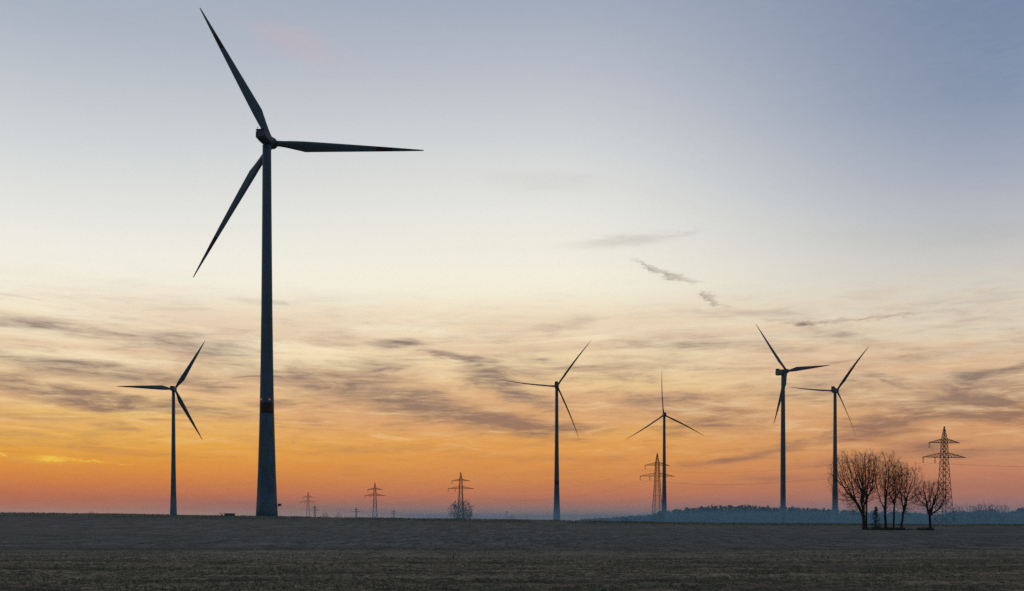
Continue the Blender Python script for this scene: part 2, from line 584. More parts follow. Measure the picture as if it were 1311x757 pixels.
grey = mixc(t, smooth(t, gn(0.012, 5, (0.5, 2.5, 1)), 0.45, 0.65, 0, .45), grey, (0.092, 0.086, 0.086, 1))
ed = math_n(t, 'ADD', sp.outputs[1], math_n(t, 'MULTIPLY', sp.outputs[0], -0.02))
ed = math_n(t, 'ADD', ed, math_n(t, 'MULTIPLY', gn(0.12, 6), 5.0))
brown = mixc(t, smooth(t, ed, 41, 55, 0, .5), brown, (0.33, 0.28, 0.20, 1))
both = mixc(t, smooth(t, ed, 55.5, 64.0), brown, grey)
both = mixc(t, smooth(t, sp.outputs[1], 190, 300, 0, 0.55), both, (0.115, 0.122, 0.070, 1))
t.links.new(both, p.inputs['Base Color'])
bn = t.nodes.new('ShaderNodeBump')
bn.inputs['Strength'].default_value = 0.8
bn.inputs['Distance'].default_value = 0.08
t.links.new(clods, bn.inputs['Height'])
t.links.new(bn.outputs[0], p.inputs['Normal'])
me.materials.append(mf)


def tufts(name, pts, hgt, spread, blades, material, label, cat, width=0.012):
    """many short leaning blades as one mesh"""
    n = len(pts) * blades
    base = np.repeat(np.asarray(pts), blades, 0)
    base[:, :2] += RNG.normal(0, spread * 0.4, (n, 2))
    a = RNG.uniform(0, 2 * np.pi, n)
    h = hgt * RNG.uniform(0.4, 1.2, n)
    w = width * RNG.uniform(0.6, 1.5, n)
    lean = RNG.normal(0, spread, (n, 2))
    d = np.stack([np.cos(a), np.sin(a), np.zeros(n)], -1) * w[:, None]
    tip = base + np.concatenate([lean, h[:, None]], -1)
    v = np.stack([base - d, base + d, tip], 1).reshape(-1, 3)
    m_ = bpy.data.meshes.new(name)
    m_.vertices.add(len(v))
    m_.vertices.foreach_set('co', v.astype(np.float32).ravel())
    m_.loops.add(len(v))
    m_.loops.foreach_set('vertex_index', np.arange(len(v), dtype=np.int32))
    m_.polygons.add(n)
    m_.polygons.foreach_set('loop_start', np.arange(0, 3 * n, 3, dtype=np.int32))
    m_.update()
    m_.validate()
    m_.materials.append(material)
    o = bpy.data.objects.new(name, m_)
    COL.objects.link(o)
    return tag(o, label, cat, kind='stuff')


# sparse crop blades over the near strip of the field
nt = 42000
yy = 21 + 39 * RNG.random(nt) ** 1.1
xx = (RNG.random(nt) * 2 - 1) * yy * 0.58
keep = vnoise(xx / 2.2, yy / 0.8, 21) > 0.35
xx, yy = xx[keep], yy[keep]
tufts('crop_stubble', np.stack([xx, yy, base_h(xx, yy) + 0.0], -1), 0.075, 0.035, 4, M_CROP,
      'pale withered crop blades scattered over the brown foreground soil', 'stubble', 0.009)

ny = 16000
yy = RNG.uniform(225, 335, ny)
xx = (RNG.random(ny) * 2 - 1) * yy * 0.56
kp = vnoise(xx / 9, yy / 30, 31) > 0.45
xx, yy = xx[kp], yy[kp]
tufts('crest_grass', np.stack([xx, yy, base_h(xx, yy)], -1), 0.34, 0.14, 4, M_CROP,
      'low ragged growth along the crest of the field', 'grass', 0.03)

# ------------------------------------------------------------------ far rise
hb = MB()
hx = np.linspace(-3600, -900, 80)
prev = None
ridge = []
for i, x in enumerate(hx):
    f_ = float(sstep(-1750, -2800, np.array(x)))
    top = -4 + 50 * f_ * (0.75 + 0.35 * float(vnoise(np.array(x / 420), np.array(1.0), 4)))
    ridge.append(top)
for i, x in enumerate(hx):
    hb.v += [(x, 4900, -5), (x, 5100, ridge[i] * .6 - 2), (x, 5300, ridge[i]), (x, 5700, ridge[i] * .9), (x, 6300, -5)]
for i in range(len(hx) - 1):
    for k in range(4):
        a = i * 5 + k
        hb.f.append((a, a + 5, a + 6, a + 1))
        hb.m.append(0)
hill = hb.build('hills', mat('far_rise', (0.07, 0.085, 0.095), .95, .3, .004), None, True)
tag(hill, 'low wooded rise on the far left skyline', 'hill', kind='structure')

# ------------------------------------------------------------------ wind turbines


def blade_mb(R, bend, pitch, chord=4.6, stripe=False):
    """blade along +Z of the rotor frame: X = clockwise side, Y = rotor axis"""
    mb = MB()
    ns, n = 30, 14
    for i in range(ns):
        s = i / (ns - 1)
        r = 1.2 + (R - 1.2) * s
        if s < 0.20:
            k = float(sstep(0.02, 0.20, np.array(s)))
            c = 2.1 * (1 - k) + chord * k
            th = 2.1 * (1 - k) + chord * 0.30 * k
        else:
            k = (s - 0.20) / 0.80
            c = chord * (1 - k) ** 0.88 * 0.95 + 0.05 * chord * (1 - k) + 0.34
            th = c * (0.30 - 0.16 * k)
            k = 1
        le = -c * (0.5 * (1 - min(1, s / .2)) + 0.30 * min(1, s / .2))
        tw = math.radians(14) * (1 - s) ** 2 + pitch
        for j in range(n):
            a = 2 * math.pi * j / n
            u = 0.5 - 0.5 * math.cos(a)
            q = min(1, s / .2)
            x = le + c * u
            yv = math.sin(a) * 0.5 * th * ((1 - q) + q * (1.15 * (1 - 0.75 * u)))
            # flap-wise bend of the blade, carried round by its pitch
            x2 = x * math.cos(tw) - yv * math.sin(tw) + bend * s * s * math.sin(pitch)
            y2 = x * math.sin(tw) + yv * math.cos(tw) + bend * s * s * math.cos(pitch) * 0.5
            mb.v.append((x2, y2, r))
    for i in range(ns - 1):
        sm = (i + .5) / (ns - 1)
        for j in range(n):
            a, b = i * n + j, i * n + (j + 1) % n
            mb.f.append((a, b, b + n, a + n))
            mb.m.append(1 if stripe and 0.70 < sm < 0.80 else 0)
    mb.f.append(tuple(range(n))[::-1])
    mb.f.append(tuple((ns - 1) * n + j for j in range(n)))
    mb.m += [0, 0]
    return mb


HYB = [(0, 4.10), (.045, 3.75), (.125, 3.28), (.21, 2.92), (.29, 2.62), (.42, 2.30), (.55, 2.06), (.71, 1.86), (.86, 1.70), (1, 1.58)]
STL = [(0, 2.55), (.15, 2.45), (.5, 2.2), (.8, 1.85), (1, 1.6)]


def turbine(px, py, D, R, theta, angles, label, prof=HYB, bend=5.0, pitch=62, band=None, cooler=True, stripe=False,
            extra=False, lamps=(), dz=-0.6):
    hub = pt(px, py, D)
    n = Vector((math.sin(theta), math.cos(theta), 0))
    over = 4.6
    tx, ty = hub.x - n.x * over, hub.y - n.y * over
    zb = gz(tx, ty) + dz
    ztop = hub.z - 2.6
    H = ztop - zb
    root = empty('wind_turbine', (tx, ty, zb), label, 'wind turbine', 'wind turbines standing across the fields')
    mb = MB()
    profile = []
    zs = np.linspace(0, 1, 40)
    if band:
        zs = np.sort(np.concatenate([zs, [(b - zb) / H for bb in band for b in bb]]))
    for s in zs:
        profile.append((s * H, float(np.interp(s, [q[0] for q in prof], [q[1] for q in prof]))))
    mi = []
    for i in range(len(profile) - 1):
        zm = zb + (profile[i][0] + profile[i + 1][0]) / 2
        isred = bool(band) and any(b[0] < zm < b[1] for b in band)
        mi.append(1 if isred else (2 if zm - zb < 0.55 * H and prof is HYB else 0))
    mb.lathe(profile, 40, mi)
    mb.build('tower', [M_TOWER, M_RED, M_CONC], root, True)
    fl = MB()
    rb = profile[0][1]
    fl.lathe([(-1.5, rb + 1.6), (0.62, rb + 1.6), (0.8, rb + 1.2), (0.8, rb + 0.02)], 32)
    fl.build('foundation', M_CONC, root, False)
    # nacelle: tapered box, rounded edges, raised cooler at its rear
    rot = Matrix((Vector((math.cos(theta), -math.sin(theta), 0)), n, Vector((0, 0, 1)))).transposed().to_3x3()
    nb = MB()
    NL = 6.0 if stripe else (6.4 if prof is HYB else 8.4)
    zk = 0.62 if stripe else 1.0
    secs = [(-NL, 1.6, -1.2, 2.5), (-NL + .6, 1.9, -1.7, 2.8), (-2.5, 2.05, -2.1, 3.0), (1.2, 2.05, -2.1, 2.8), (2.4, 1.7, -1.7, 2.3)]
    m_ = 0
    for (y, w, z0, z1) in secs:
        z0, z1 = z0 * zk, z1 * zk
        cz, hz, ch = (z0 + z1) / 2, (z1 - z0) / 2, 0.5
        for (sx, sz) in ((-1, -1), (1, -1), (1, 1), (-1, 1)):
            cor = [(sx * w, sz * (hz - ch)), (sx * (w - ch), sz * hz)]
            if (sx, sz) in ((-1, -1), (1, 1)):
                pass
            else:
                cor = cor[::-1]
            for (a, b) in cor:
                nb.v.append(tuple(rot @ Vector((a, y, b + cz)) + Vector((0, 0, H + 1.9))))
        m_ += 1
    for i in range(m_ - 1):
        for k in range(8):
            a, b = i * 8 + k, i * 8 + (k + 1) % 8
            nb.f.append((a, b, b + 8, a + 8))
            nb.m.append(0)
    nb.f.append(tuple(range(8))[::-1])
    nb.f.append(tuple((m_ - 1) * 8 + k for k in range(8)))
    nb.m += [0, 0]
    nac = nb.build('nacelle', M_NAC, root)
    if cooler:
        cb_ = MB()
        cb_.box(rot @ Vector((0, 1.3 - NL, 3.55 if not stripe else 1.95)) + Vector((0, 0, H + 1.9)), (3.3, 2.0, 1.5 if not stripe else .6), rot)
        for k in (-1.1, 0, 1.1):
            cb_.box(rot @ Vector((k, .2 - NL, 3.55 if not stripe else 1.95)) + Vector((0, 0, H + 1.9)), (0.12, 0.2, 1.4 if not stripe else .5), rot)
        cb_.build('cooler', M_DARK, nac)
        mm = MB()
        mm.tube([rot @ Vector((-1.3, .9 - NL, 2.4)) + Vector((0, 0, H + 1.9)), rot @ Vector((-1.3, .9 - NL, 5.2 if not stripe else 3.2)) + Vector((0, 0, H + 1.9))], [.07, .05], 6)
        mm.box(rot @ Vector((-1.3, .9 - NL, 5.1 if not stripe else 3.1)) + Vector((0, 0, H + 1.9)), (0.8, 0.1, 0.1), rot)
        mm.build('wind_vane', M_DARK, nac)
    # rotor, tilted five degrees up
    tau = math.radians(4)
    e1 = Vector((math.cos(theta), -math.sin(theta), 0))
    nn = Vector((n.x * math.cos(tau), n.y * math.cos(tau), math.sin(tau)))
    e2 = e1.cross(nn)
    B = Matrix((e1, nn, e2)).transposed().to_4x4()
    hl = hub - Vector((tx, ty, zb))
    hm = MB()
    pr = [(-2.3, 1.0), (-1.9, 1.7), (-1, 2.05), (0, 2.1), (1.0, 1.95), (1.9, 1.5), (2.6, .85), (2.9, .2)]
    nseg = 24
    for (y, r) in pr:
        for k in range(nseg):
            a = 2 * math.pi * k / nseg
            hm.v.append(tuple(B.to_3x3() @ Vector((r * math.cos(a), y, r * math.sin(a))) + hl))
    for i in range(len(pr) - 1):
        for k in range(nseg):
            a, b = i * nseg + k, i * nseg + (k + 1) % nseg
            hm.f.append((a, b, b + nseg, a + nseg))
            hm.m.append(0)
    hm.f += [tuple(range(nseg))[::-1], tuple((len(pr) - 1) * nseg + k for k in range(nseg))]
    hm.m += [0, 0]
    hm.build('hub', M_NAC if not stripe else mat('reddish_spinner', (0.16, 0.09, 0.10), .5, .1, 1), root, True)
    src = None
    for ang in angles:
        if src is None:
            src = blade_mb(R, bend, math.radians(pitch), 3.5 if stripe else (3.6 if prof is STL else 4.6 if abs(pitch) < 10 else 4.3), stripe).build('blade', [M_BLADE, M_RED], root, True)
            o = src
        else:
            o = src.copy()
            COL.objects.link(o)
            o.parent = root
        o.matrix_local = Matrix.Translation(hl) @ B @ Matrix.Rotation(math.radians(ang), 4, 'Y')
    for (lz, dx) in lamps:
        rr = float(np.interp((lz - zb) / H, [q[0] for q in prof], [q[1] for q in prof]))
        lm = MB()
        a = dx
        lm.lathe([(0, .16), (.08, .26), (.30, .26), (.42, .14)], 10,
                 o=(math.sin(a) * (rr + .22), -math.cos(a) * (rr + .22), lz - zb))
        lm.box((math.sin(a) * (rr + .12), -math.cos(a) * (rr + .12), lz - zb - .06), (.3, .3, .1))
        lm.build('warning_lamp', M_LAMP, root)
    if extra:
        ex = MB()
        z = 5.1
        ex.box((rb + 0.75, -0.4, z), (1.1, 1.2, 0.75))
        ex.box((rb + 0.75, -0.4, z + .42), (1.3, 1.4, 0.08))
        ex.tube([(rb - .5, -.4, z - .9), (rb + .9, -.4, z - .35)], [.06, .06], 6)
        ex.build('wall_box', M_DARK, root)
    # move the whole thing out of the parts' common frame: parts are already local to the root
    return root


def three(a):
    return (a, a + 120, a + 240)


R_ = math.radians
turbine(348.4, 183.6, 376, 59.4, R_(11), (-28.2, 96.2, 215.4),
        'largest and nearest wind turbine, dark red band low on its tower', bend=1.0, pitch=6,
        band=[(41.6, 45.6)], stripe=True, extra=True, lamps=[(46.6, -0.62), (46.6, 0.62)], dz=-0.3)
turbine(223.7, 498.3, 1036, 59.6, R_(-3), three(32.3),
        'wind turbine alone at the far left, beside the largest one, blades broad', bend=1.0, pitch=4, cooler=False)
turbine(713.1, 494.7, 1036, 58.8, R_(6), three(33.1),
        'wind turbine in the middle of the field, faint red band low on its slim tower', band=[(39.5, 43.5)])
turbine(849.8, 531.4, 1260, 58.2, R_(1), three(-7),
        'small distant wind turbine with one blade straight up, a pylon beside its tower', cooler=False)
turbine(1007.0, 475.3, 900, 52.4, R_(153.5), three(39.5),
        'wind turbine turned half sideways, its box nacelle sticking out left of the tower', prof=STL, bend=1.0, pitch=4.5)
turbine(1071.4, 500.4, 1060, 55.3, R_(41.2), three(34.8),
        'wind turbine rising directly left of the clump of bare trees')

# ------------------------------------------------------------------ pylons and power line


def bar(mb, a, b, w):
    a, b = Vector(a), Vector(b)
    d = (b - a)
    q = d.to_track_quat('Z', 'Y').to_matrix()
    mb.box((a + b) / 2, (w, w, d.length), q)


def pylon(x, y, zb, label, detail=1.0, ins=True, h=52.0, thick=1.0, rz=0.20, group='pylons of the overhead line'):
    k = h / 52.0
    root = empty('pylon', (x, y, zb), label, 'pylon', group)
    root.rotation_euler = (0, 0, rz)
    W = [(0, 3.7), (13.5, 2.6), (30, 1.65), (36, 1.4), (43.5, 1.15), (45.6, 1.0), (52, 0.10)]

    def wd(z):
        return float(np.interp(z, [q[0] for q in W], [q[1] for q in W])) * k

    def section(mb, z0, z1, nlev, w, wb):
        zs = [z0 + (z1 - z0) * (1 - (1 - i / nlev) ** 1.25) if z0 == 0 else z0 + (z1 - z0) * i / nlev for i in range(nlev + 1)]
        cs = ((-1, -1), (1, -1), (1, 1), (-1, 1))
        for i in range(nlev):
            a, b = zs[i], zs[i + 1]
            wa, wc = wd(a), wd(b)
            for j in range(4):
                c0, c1 = cs[j], cs[(j + 1) % 4]
                bar(mb, (c0[0] * wa, c0[1] * wa, a * k), (c0[0] * wc, c0[1] * wc, b * k), w)
                bar(mb, (c0[0] * wa, c0[1] * wa, a * k), (c1[0] * wc, c1[1] * wc, b * k), wb)
                bar(mb, (c1[0] * wa, c1[1] * wa, a * k), (c0[0] * wc, c0[1] * wc, b * k), wb)
                bar(mb, (c0[0] * wc, c0[1] * wc, b * k), (c1[0] * wc, c1[1] * wc, b * k), wb)
    mb = MB()
    section(mb, 0, 45.6, int(13 * detail) if detail < 1 else 14, .26 * thick, .13 * thick)
    mb.build('lattice_mast', M_STEEL, root)
    pk = MB()
    section(pk, 45.6, 52, 4, .22 * thick, .11 * thick)
    pk.build('mast_peak', M_STEEL, root)
    for (z, top, hw) in ((36.0, 38.4, 12.6), (43.5, 45.6, 9.0)):
        am = MB()
        hw *= k
        for sx in (-1, 1):
            w0, w1 = wd(z), wd(top)
            tip = Vector((sx * hw, 0, z * k))
            for sy in (-1, 1):
                bar(am, (sx * w0, sy * w0, z * k), tip, .20 * thick)
                bar(am, (sx * w1, sy * w1, top * k), tip, .20 * thick)
                m = 6
                for i in range(1, m):
                    f0, f1 = i / m, (i - .5) / m
                    p0 = Vector((sx * w0, sy * w0, z * k)).lerp(tip, f0)
                    p1 = Vector((sx * w1, sy * w1, top * k)).lerp(tip, f1)
                    p2 = Vector((sx * w0, sy * w0, z * k)).lerp(tip, (i - 1) / m)
                    bar(am, p0, p1, .10 * thick)
                    bar(am, p2, p1, .10 * thick)
            for i in range(1, 6):
                a_ = Vector((sx * w0, w0, z * k)).lerp(tip, i / 6)
                b_ = Vector((sx * w0, -w0, z * k)).lerp(tip, i / 6)
                bar(am, a_, b_, .10 * thick)
        am.build('crossarm', M_STEEL, root)
    hang = []
    for (hx_, z) in ((-12.1, 36.0), (-5.4, 36.0), (-8.6, 43.5)):
        hang.append((hx_ * k, z * k))
        if ins:
            im = MB()
            L = 2.7 * k
            prof_ = []
            for i in range(9):
                zz = z * k - L * (i + 1) / 10
                prof_ += [(zz, .05), (zz - .02, .16 * thick), (zz - .12, .16 * thick), (zz - .14, .05)]
            prof_ = [(-a, b) for a, b in prof_]
            vs = [(-a, b) for a, b in prof_][::-1]
            for off in (-.28, .28):
                im.lathe(vs, 8, o=(hx_ * k + off, 0, 0))
            im.box((hx_ * k, 0, z * k - .12), (.8, .12, .3))
            im.box((hx_ * k, 0, z * k - L), (.8, .16, .18))
            im.build('insulator', M_INS, root)
    return root


PY = [  # px, D, label
    (1209, 522, 'tall pylon right of the bare tree clump, nearest of the line'),
    (841.5, 724, 'pylon standing just left of the small distant wind turbine tower', ),
    (590, 1062, 'pylon rising out of a round bare tree near the picture middle'),
    (480, 1400, 'small pylon between the largest wind turbine and the pylon with a tree'),
    (394.5, 1850, 'faint pylon standing nearest to the right side of the largest turbine'),
]
pys = []
for i, (px, D, lab) in enumerate(PY):
    x = (px - CX) / F * D
    topz = {0: 546, 1: 580, 2: 604.5, 3: 618, 4: 630}[i]
    ztop = EYE + (HZ - topz) / F * D
    z0 = gz(x, D) - 0.2
    h = ztop - z0
    pys.append((x, D, z0, h))
    pylon(x, D, z0, lab, 1.0 if i < 2 else 0.7, h=h, thick=1.0 if i < 2 else (1.4 if i == 2 else 1.8))
    fm = None
far = [(403, 646.5, 2900, 'tiny faded pylon at the foot of the pylon nearest the largest turbine'),
       (456, 649.5, 3100, 'tiny faded pylon left of the small single pylon'),
       (504, 652.5, 3600, 'tiny faded pylon right of the small single pylon'),
       (602, 655, 4000, 'tiniest faded pylon right of the round bare tree')]
for (px, py, D, lab) in far:
    x = (px - CX) / F * D
    z0 = gz(x, D)
    h = EYE + (HZ - py) / F * D - z0
    pylon(x, D, z0, lab, .5, ins=False, h=h, thick=2.4, rz=0.35, group='faded pylons on the horizon')

# conductors: one object per cable, hanging through all pylons
seq = [(348.0, 318.0, 0.5, 50.0)] + pys
names = [('lowest outer power cable of the overhead line', -12.1, 36.0), ('lowest inner power cable of the overhead line', -5.4, 36.0),
         ('upper power cable of the overhead line', -8.6, 43.5), ('thin earth wire between the pylon peaks', 0, 52.0)]
for lab, ax, az_ in names:
    cb_ = MB()
    pts_ = []
    for (x, y, z0, h) in seq:
        k = h / 52
        rz = 0.20
        zz = z0 + az_ * k - (2.9 * k if ax else 0)
        pts_.append(Vector((x + ax * k * math.cos(rz), y + ax * k * math.sin(rz), zz)))
    for a, b in zip(pts_[:-1], pts_[1:]):
        L = (b - a).length
        sag = (9.0 if ax else 6.0) * (L / 300) ** 1.3
        q = [a.lerp(b, i / 24) - Vector((0, 0, 4 * sag * (i / 24) * (1 - i / 24))) for i in range(25)]
        cb_.tube(q, [0.025 if ax else 0.016] * 25, 5)
    tag(cb_.build('power_cable', M_WIRE), lab, 'power cable', 'cables of the overhead line')

# ------------------------------------------------------------------ bare trees


def rvec(r):
    return Vector((r.gauss(0, 1), r.gauss(0, 1), r.gauss(0, 1)))


def bare_tree(name, x, y, ctr, rad, fork, trunk_r, stems, label, cat='tree', seed=1, lean=(0, 0), npts=1000,
              group=None, twig_r=0.0088, z=None, step=.24, twigs=4, twig_len=.85, up=.16, egg=.25):
    """The crown grows towards points spread through its envelope (centre / radii relative to the trunk base),
    so that boughs fork into branches and twigs which share the space evenly."""
    r = random.Random(seed)
    g = np.random.default_rng(seed)
    zb = gz(x, y) - 0.05 if z is None else z
    root = empty(name, (x, y, zb), label, cat, group)
    C_, A_ = np.array(ctr, float), np.array(rad, float)
    d = g.normal(size=(npts, 3))
    d /= np.linalg.norm(d, axis=1)[:, None]
    q = d * (g.random((npts, 1)) ** (1 / 2.6))
    q[:, :2] *= (1 + egg * q[:, 2:3])            # a little wider above, narrower below
    lob = 1 + (.18 if cat == 'tree' and step < .3 else .24) * np.sin(5 * d[:, 0] + seed) * np.cos(4 * d[:, 1] + 2 * d[:, 2] + seed)
    P = C_ + q * A_ * lob[:, None]
    P = P[P[:, 2] > fork * .75]
    pos, par, dirs = [], [], []

    def node(p_, pa, dd):
        pos.append(np.array(p_, float))
        par.append(pa)
        dirs.append(np.array(dd, float))
        return len(pos) - 1
    nt_ = max(4, int(fork / step))
    k = node((0, 0, 0), -1, (0, 0, 1))
    wob = g.normal(size=(nt_ + 1, 2)).cumsum(0) * .02 * step / .24
    wob -= wob[0]
    for i in range(1, nt_ + 1):
        s = i / nt_
        k = node((lean[0] * s * s + wob[i, 0], lean[1] * s * s + wob[i, 1], fork * s), k, (0, 0, 1))
    top = k
    ntrunk = top + 1
    for i in range(stems):
        a = 2.39996 * i + seed
        f_ = 0.12 if i == 0 else r.uniform(.35, .75)
        tgt = C_ + np.array([math.cos(a) * A_[0] * f_, math.sin(a) * A_[1] * f_, A_[2] * .2])
        k = top - (0 if i < 2 else r.randint(0, max(1, int(nt_ * .3))))
        L = np.linalg.norm(tgt - pos[k]) * .55
        dd = (tgt - pos[k]) / np.linalg.norm(tgt - pos[k])
        for j in range(int(L / step)):
            dd = dd + g.normal(size=3) * .10 + np.array([0, 0, .03])
            dd /= np.linalg.norm(dd)
            k = node(pos[k] + dd * step, k, dd)
    cap = 9000
    NP = np.zeros((cap, 3))
    n = len(pos)
    NP[:n] = np.array(pos)
    best = np.full(len(P), 1e9)
    idx = np.zeros(len(P), int)

    def refresh(lo, hi):
        dm = np.linalg.norm(P[:, None, :] - NP[None, lo:hi, :], axis=2)
        j = dm.argmin(1)
        v = dm[np.arange(len(P)), j]
        m_ = v < best
        best[m_] = v[m_]
        idx[m_] = j[m_] + lo
    refresh(ntrunk - 1, n)
    kill = step * 1.5
    for it in range(90):
        alive = best > kill
        P, best, idx = P[alive], best[alive], idx[alive]
        if len(P) < 4 or n > cap - 800:
            break
        act = np.unique(idx)
        lo = n
        for a in act:
            v = P[idx == a] - NP[a]
            v /= np.linalg.norm(v, axis=1)[:, None] + 1e-9
            dd = v.mean(0) + .35 * dirs[a] + np.array([0, 0, up]) + g.normal(size=3) * .10
            dd /= np.linalg.norm(dd) + 1e-9
            nw = NP[a] + dd * step
            NP[n] = nw
            node(nw, int(a), dd)
            n += 1
            if n > cap - 2:
                break
        refresh(lo, n)
    kids = [[] for _ in range(n)]
    for i in range(1, n):
        kids[par[i]].append(i)
    e = 2.35
    acc = np.zeros(n)
    for i in range(n - 1, -1, -1):
        if not kids[i]:
            acc[i] = 1.0
        acc[i] = max(acc[i], sum(acc[c] for c in kids[i]) or 1.0)
    rr = twig_r * 1.25 * acc ** (1 / e)
    kk = trunk_r / rr[ntrunk - 1]
    rr = twig_r + (rr - rr.min()) * (trunk_r - twig_r) / (rr[ntrunk - 1] - rr.min())
    tm = MB()
    tp = [Vector((0, 0, -.3))] + [Vector(pos[i]) for i in range(ntrunk)]
    tm.tube(tp, [trunk_r * 1.55] + [trunk_r * (1.3 - .3 * min(1, i / 4)) for i in range(ntrunk)], 10)
    tm.build('trunk', M_BARK, root, True)
    cm_ = MB()
    # chains follow the thickest child, the others start new chains
    stack = [(ntrunk - 1, c) for c in kids[ntrunk - 1]]
    for i in range(1, ntrunk - 1):
        stack += [(i, c) for c in kids[i] if c >= ntrunk]
    while stack:
        a, b = stack.pop()
        ch = [a, b]
        while kids[ch[-1]]:
            ks = sorted(kids[ch[-1]], key=lambda t_: -acc[t_])
            for o_ in ks[1:]:
                stack.append((ch[-1], o_))
            ch.append(ks[0])
        rad_ = [min(rr[ch[1]], rr[ch[0]])] + [rr[i] for i in ch[1:]]
        cm_.tube([Vector(pos[i]) for i in ch], rad_, 5 if rad_[0] > .05 else 3, cap=False)
    thin = [i for i in range(ntrunk, n) if acc[i] < 9]
    for i in thin:
        dd = Vector(dirs[i])
        for _ in range(twigs if not kids[i] else max(1, twigs - 1) if r.random() < .8 else 0):
            w = (dd + rvec(r) * .42 + Vector((0, 0, .22))).normalized()
            L = twig_len * r.uniform(.4, 1.1)
            p0 = Vector(pos[i])
            p1 = p0 + w * L * .5
            p2 = p1 + (w + rvec(r) * .22 + Vector((0, 0, .1))).normalized() * L * .5
            cm_.tube([p0, p1, p2], [twig_r * .9, twig_r * .7, twig_r * .4], 3, cap=False)
    cm_.build('crown', M_TWIG, root)
    return root


TD = 166.0


def m(px_):
    return px_ / F * TD


def gx(px):
    return (px - CX) / F * TD


G = 'clump of bare trees on the right of the field'
# heights and spreads are measured in photo pixels and turned into metres at 166 m
# heights and spreads are measured in photo pixels and turned into metres at 166 m
bare_tree('bare_tree', gx(1106.4), TD, (m(-10), 0, m(62)), (m(32), m(29), m(40)), m(20), 0.26, 8,
          'largest bare tree, its wide crown leaning left towards a turbine tower', seed=3, lean=(-.1, 0), npts=2200, group=G)
bare_tree('bare_tree', gx(1113.0), TD + 1.2, (m(1), 0, m(66)), (m(14), m(16), m(34)), m(34), 0.14, 3,
          'slender upright bare tree pressed close to the right of the largest', seed=8, lean=(.05, 0), npts=600, group=G)
bare_tree('bare_tree', gx(1132.8), TD - .5, (m(0), 0, m(60)), (m(19), m(18), m(39)), m(19), 0.20, 4,
          'bare tree in the middle of the clump with a forked trunk', seed=12, lean=(-.1, 0), npts=1150, group=G)
bare_tree('bare_tree', gx(1146.7), TD + .8, (m(2), 0, m(58)), (m(18), m(16), m(34)), m(30), 0.15, 3,
          'thin straight bare tree right of the forked one', seed=21, lean=(.0, 0), npts=1600, group=G)
bare_tree('bare_tree', gx(1151.0), TD - 1, (m(7), 0, m(51)), (m(20), m(18), m(32)), m(24), 0.17, 4,
          'bare tree whose trunk leans right, at the right end of the tight clump', seed=27, lean=(.35, 0), npts=1150, group=G)
bare_tree('bare_tree', gx(1184.6), TD - 2, (m(1), 0, m(42)), (m(24), m(20), m(21)), m(22), 0.18, 6,
          'shorter bare tree with a round crown standing apart beside the tall pylon', seed=33, lean=(-.08, 0), npts=1200, group=G, egg=.05)


def spruce(x, y, H, label, seed, r0=.9):
    r = random.Random(seed)
    root = empty('young_spruce', (x, y, gz(x, y) - .05), label, 'spruce')
    tm = MB()
    tm.tube([(0, 0, -.2), (0, 0, H * .5), (0.05, 0, H)], [.07, .045, .01], 7)
    tm.build('trunk', M_BARK, root)
    cmb = MB()
    for k in range(15):
        s = .12 + .86 * k / 15
        for j in range(6):
            if r.random() < .22:
                continue
            a = r.uniform(0, 6.28)
            L = r0 * (1 - s) ** .8 * r.uniform(.6, 1.15) + .1
            p0 = Vector((0, 0, H * s))
            p2 = p0 + Vector((math.cos(a) * L, math.sin(a) * L, -.12 * L + .1))
            cmb.tube([p0, p2], [.02, .008], 3, cap=False)
            for q in range(26):
                f_ = r.uniform(.15, 1)
                b = p0.lerp(p2, f_)
                d = rvec(r) * .11
                e = rvec(r) * .04
                cmb.add([b, b + d, b + d * .5 + e], [(0, 1, 2)])
    cmb.build('crown', M_NEEDLE, root)


spruce(gx(1123), TD + .6, 4.0, 'small dark ragged conifer growing between trunks of the bare clump', 4, 1.1)

# rank grass under the clump
gp = []
for i in range(900):
    px = random.choice((random.gauss(1130, 17), random.gauss(1140, 14), random.gauss(1185, 4)))
    if px < 1097:
        continue
    x = gx(px)
    y = TD + random.gauss(0, .9) - .2
    if vnoise(np.array([x / .8]), np.array([y / .8]), 6)[0] < .5:
        continue
    gp.append((x, y, gz(x, y)))
tufts('dead_grass', gp, .50, .18, 8, M_GRASS, 'strip of rank dead grass under the bare tree clump', 'grass', .022)


def ftree(px, D, top_py, wpx, label, seed, stems=4, fork=.22, npts=480, twig=.052, low=.12):
    x = (px - CX) / F * D
    z0 = gz(x, D)
    H = EYE + (HZ - top_py) / F * D - z0
    w = wpx / 2 / F * D
    bare_tree('bare_tree', x, D, (0, 0, H * (.5 + low / 2)), (w, w, H * (.5 - low / 2)), H * fork, H * .02, stems, label,
              seed=seed, npts=npts, group='faded bare trees far off', twig_r=twig, step=H * .032, twigs=4, twig_len=H * .07)


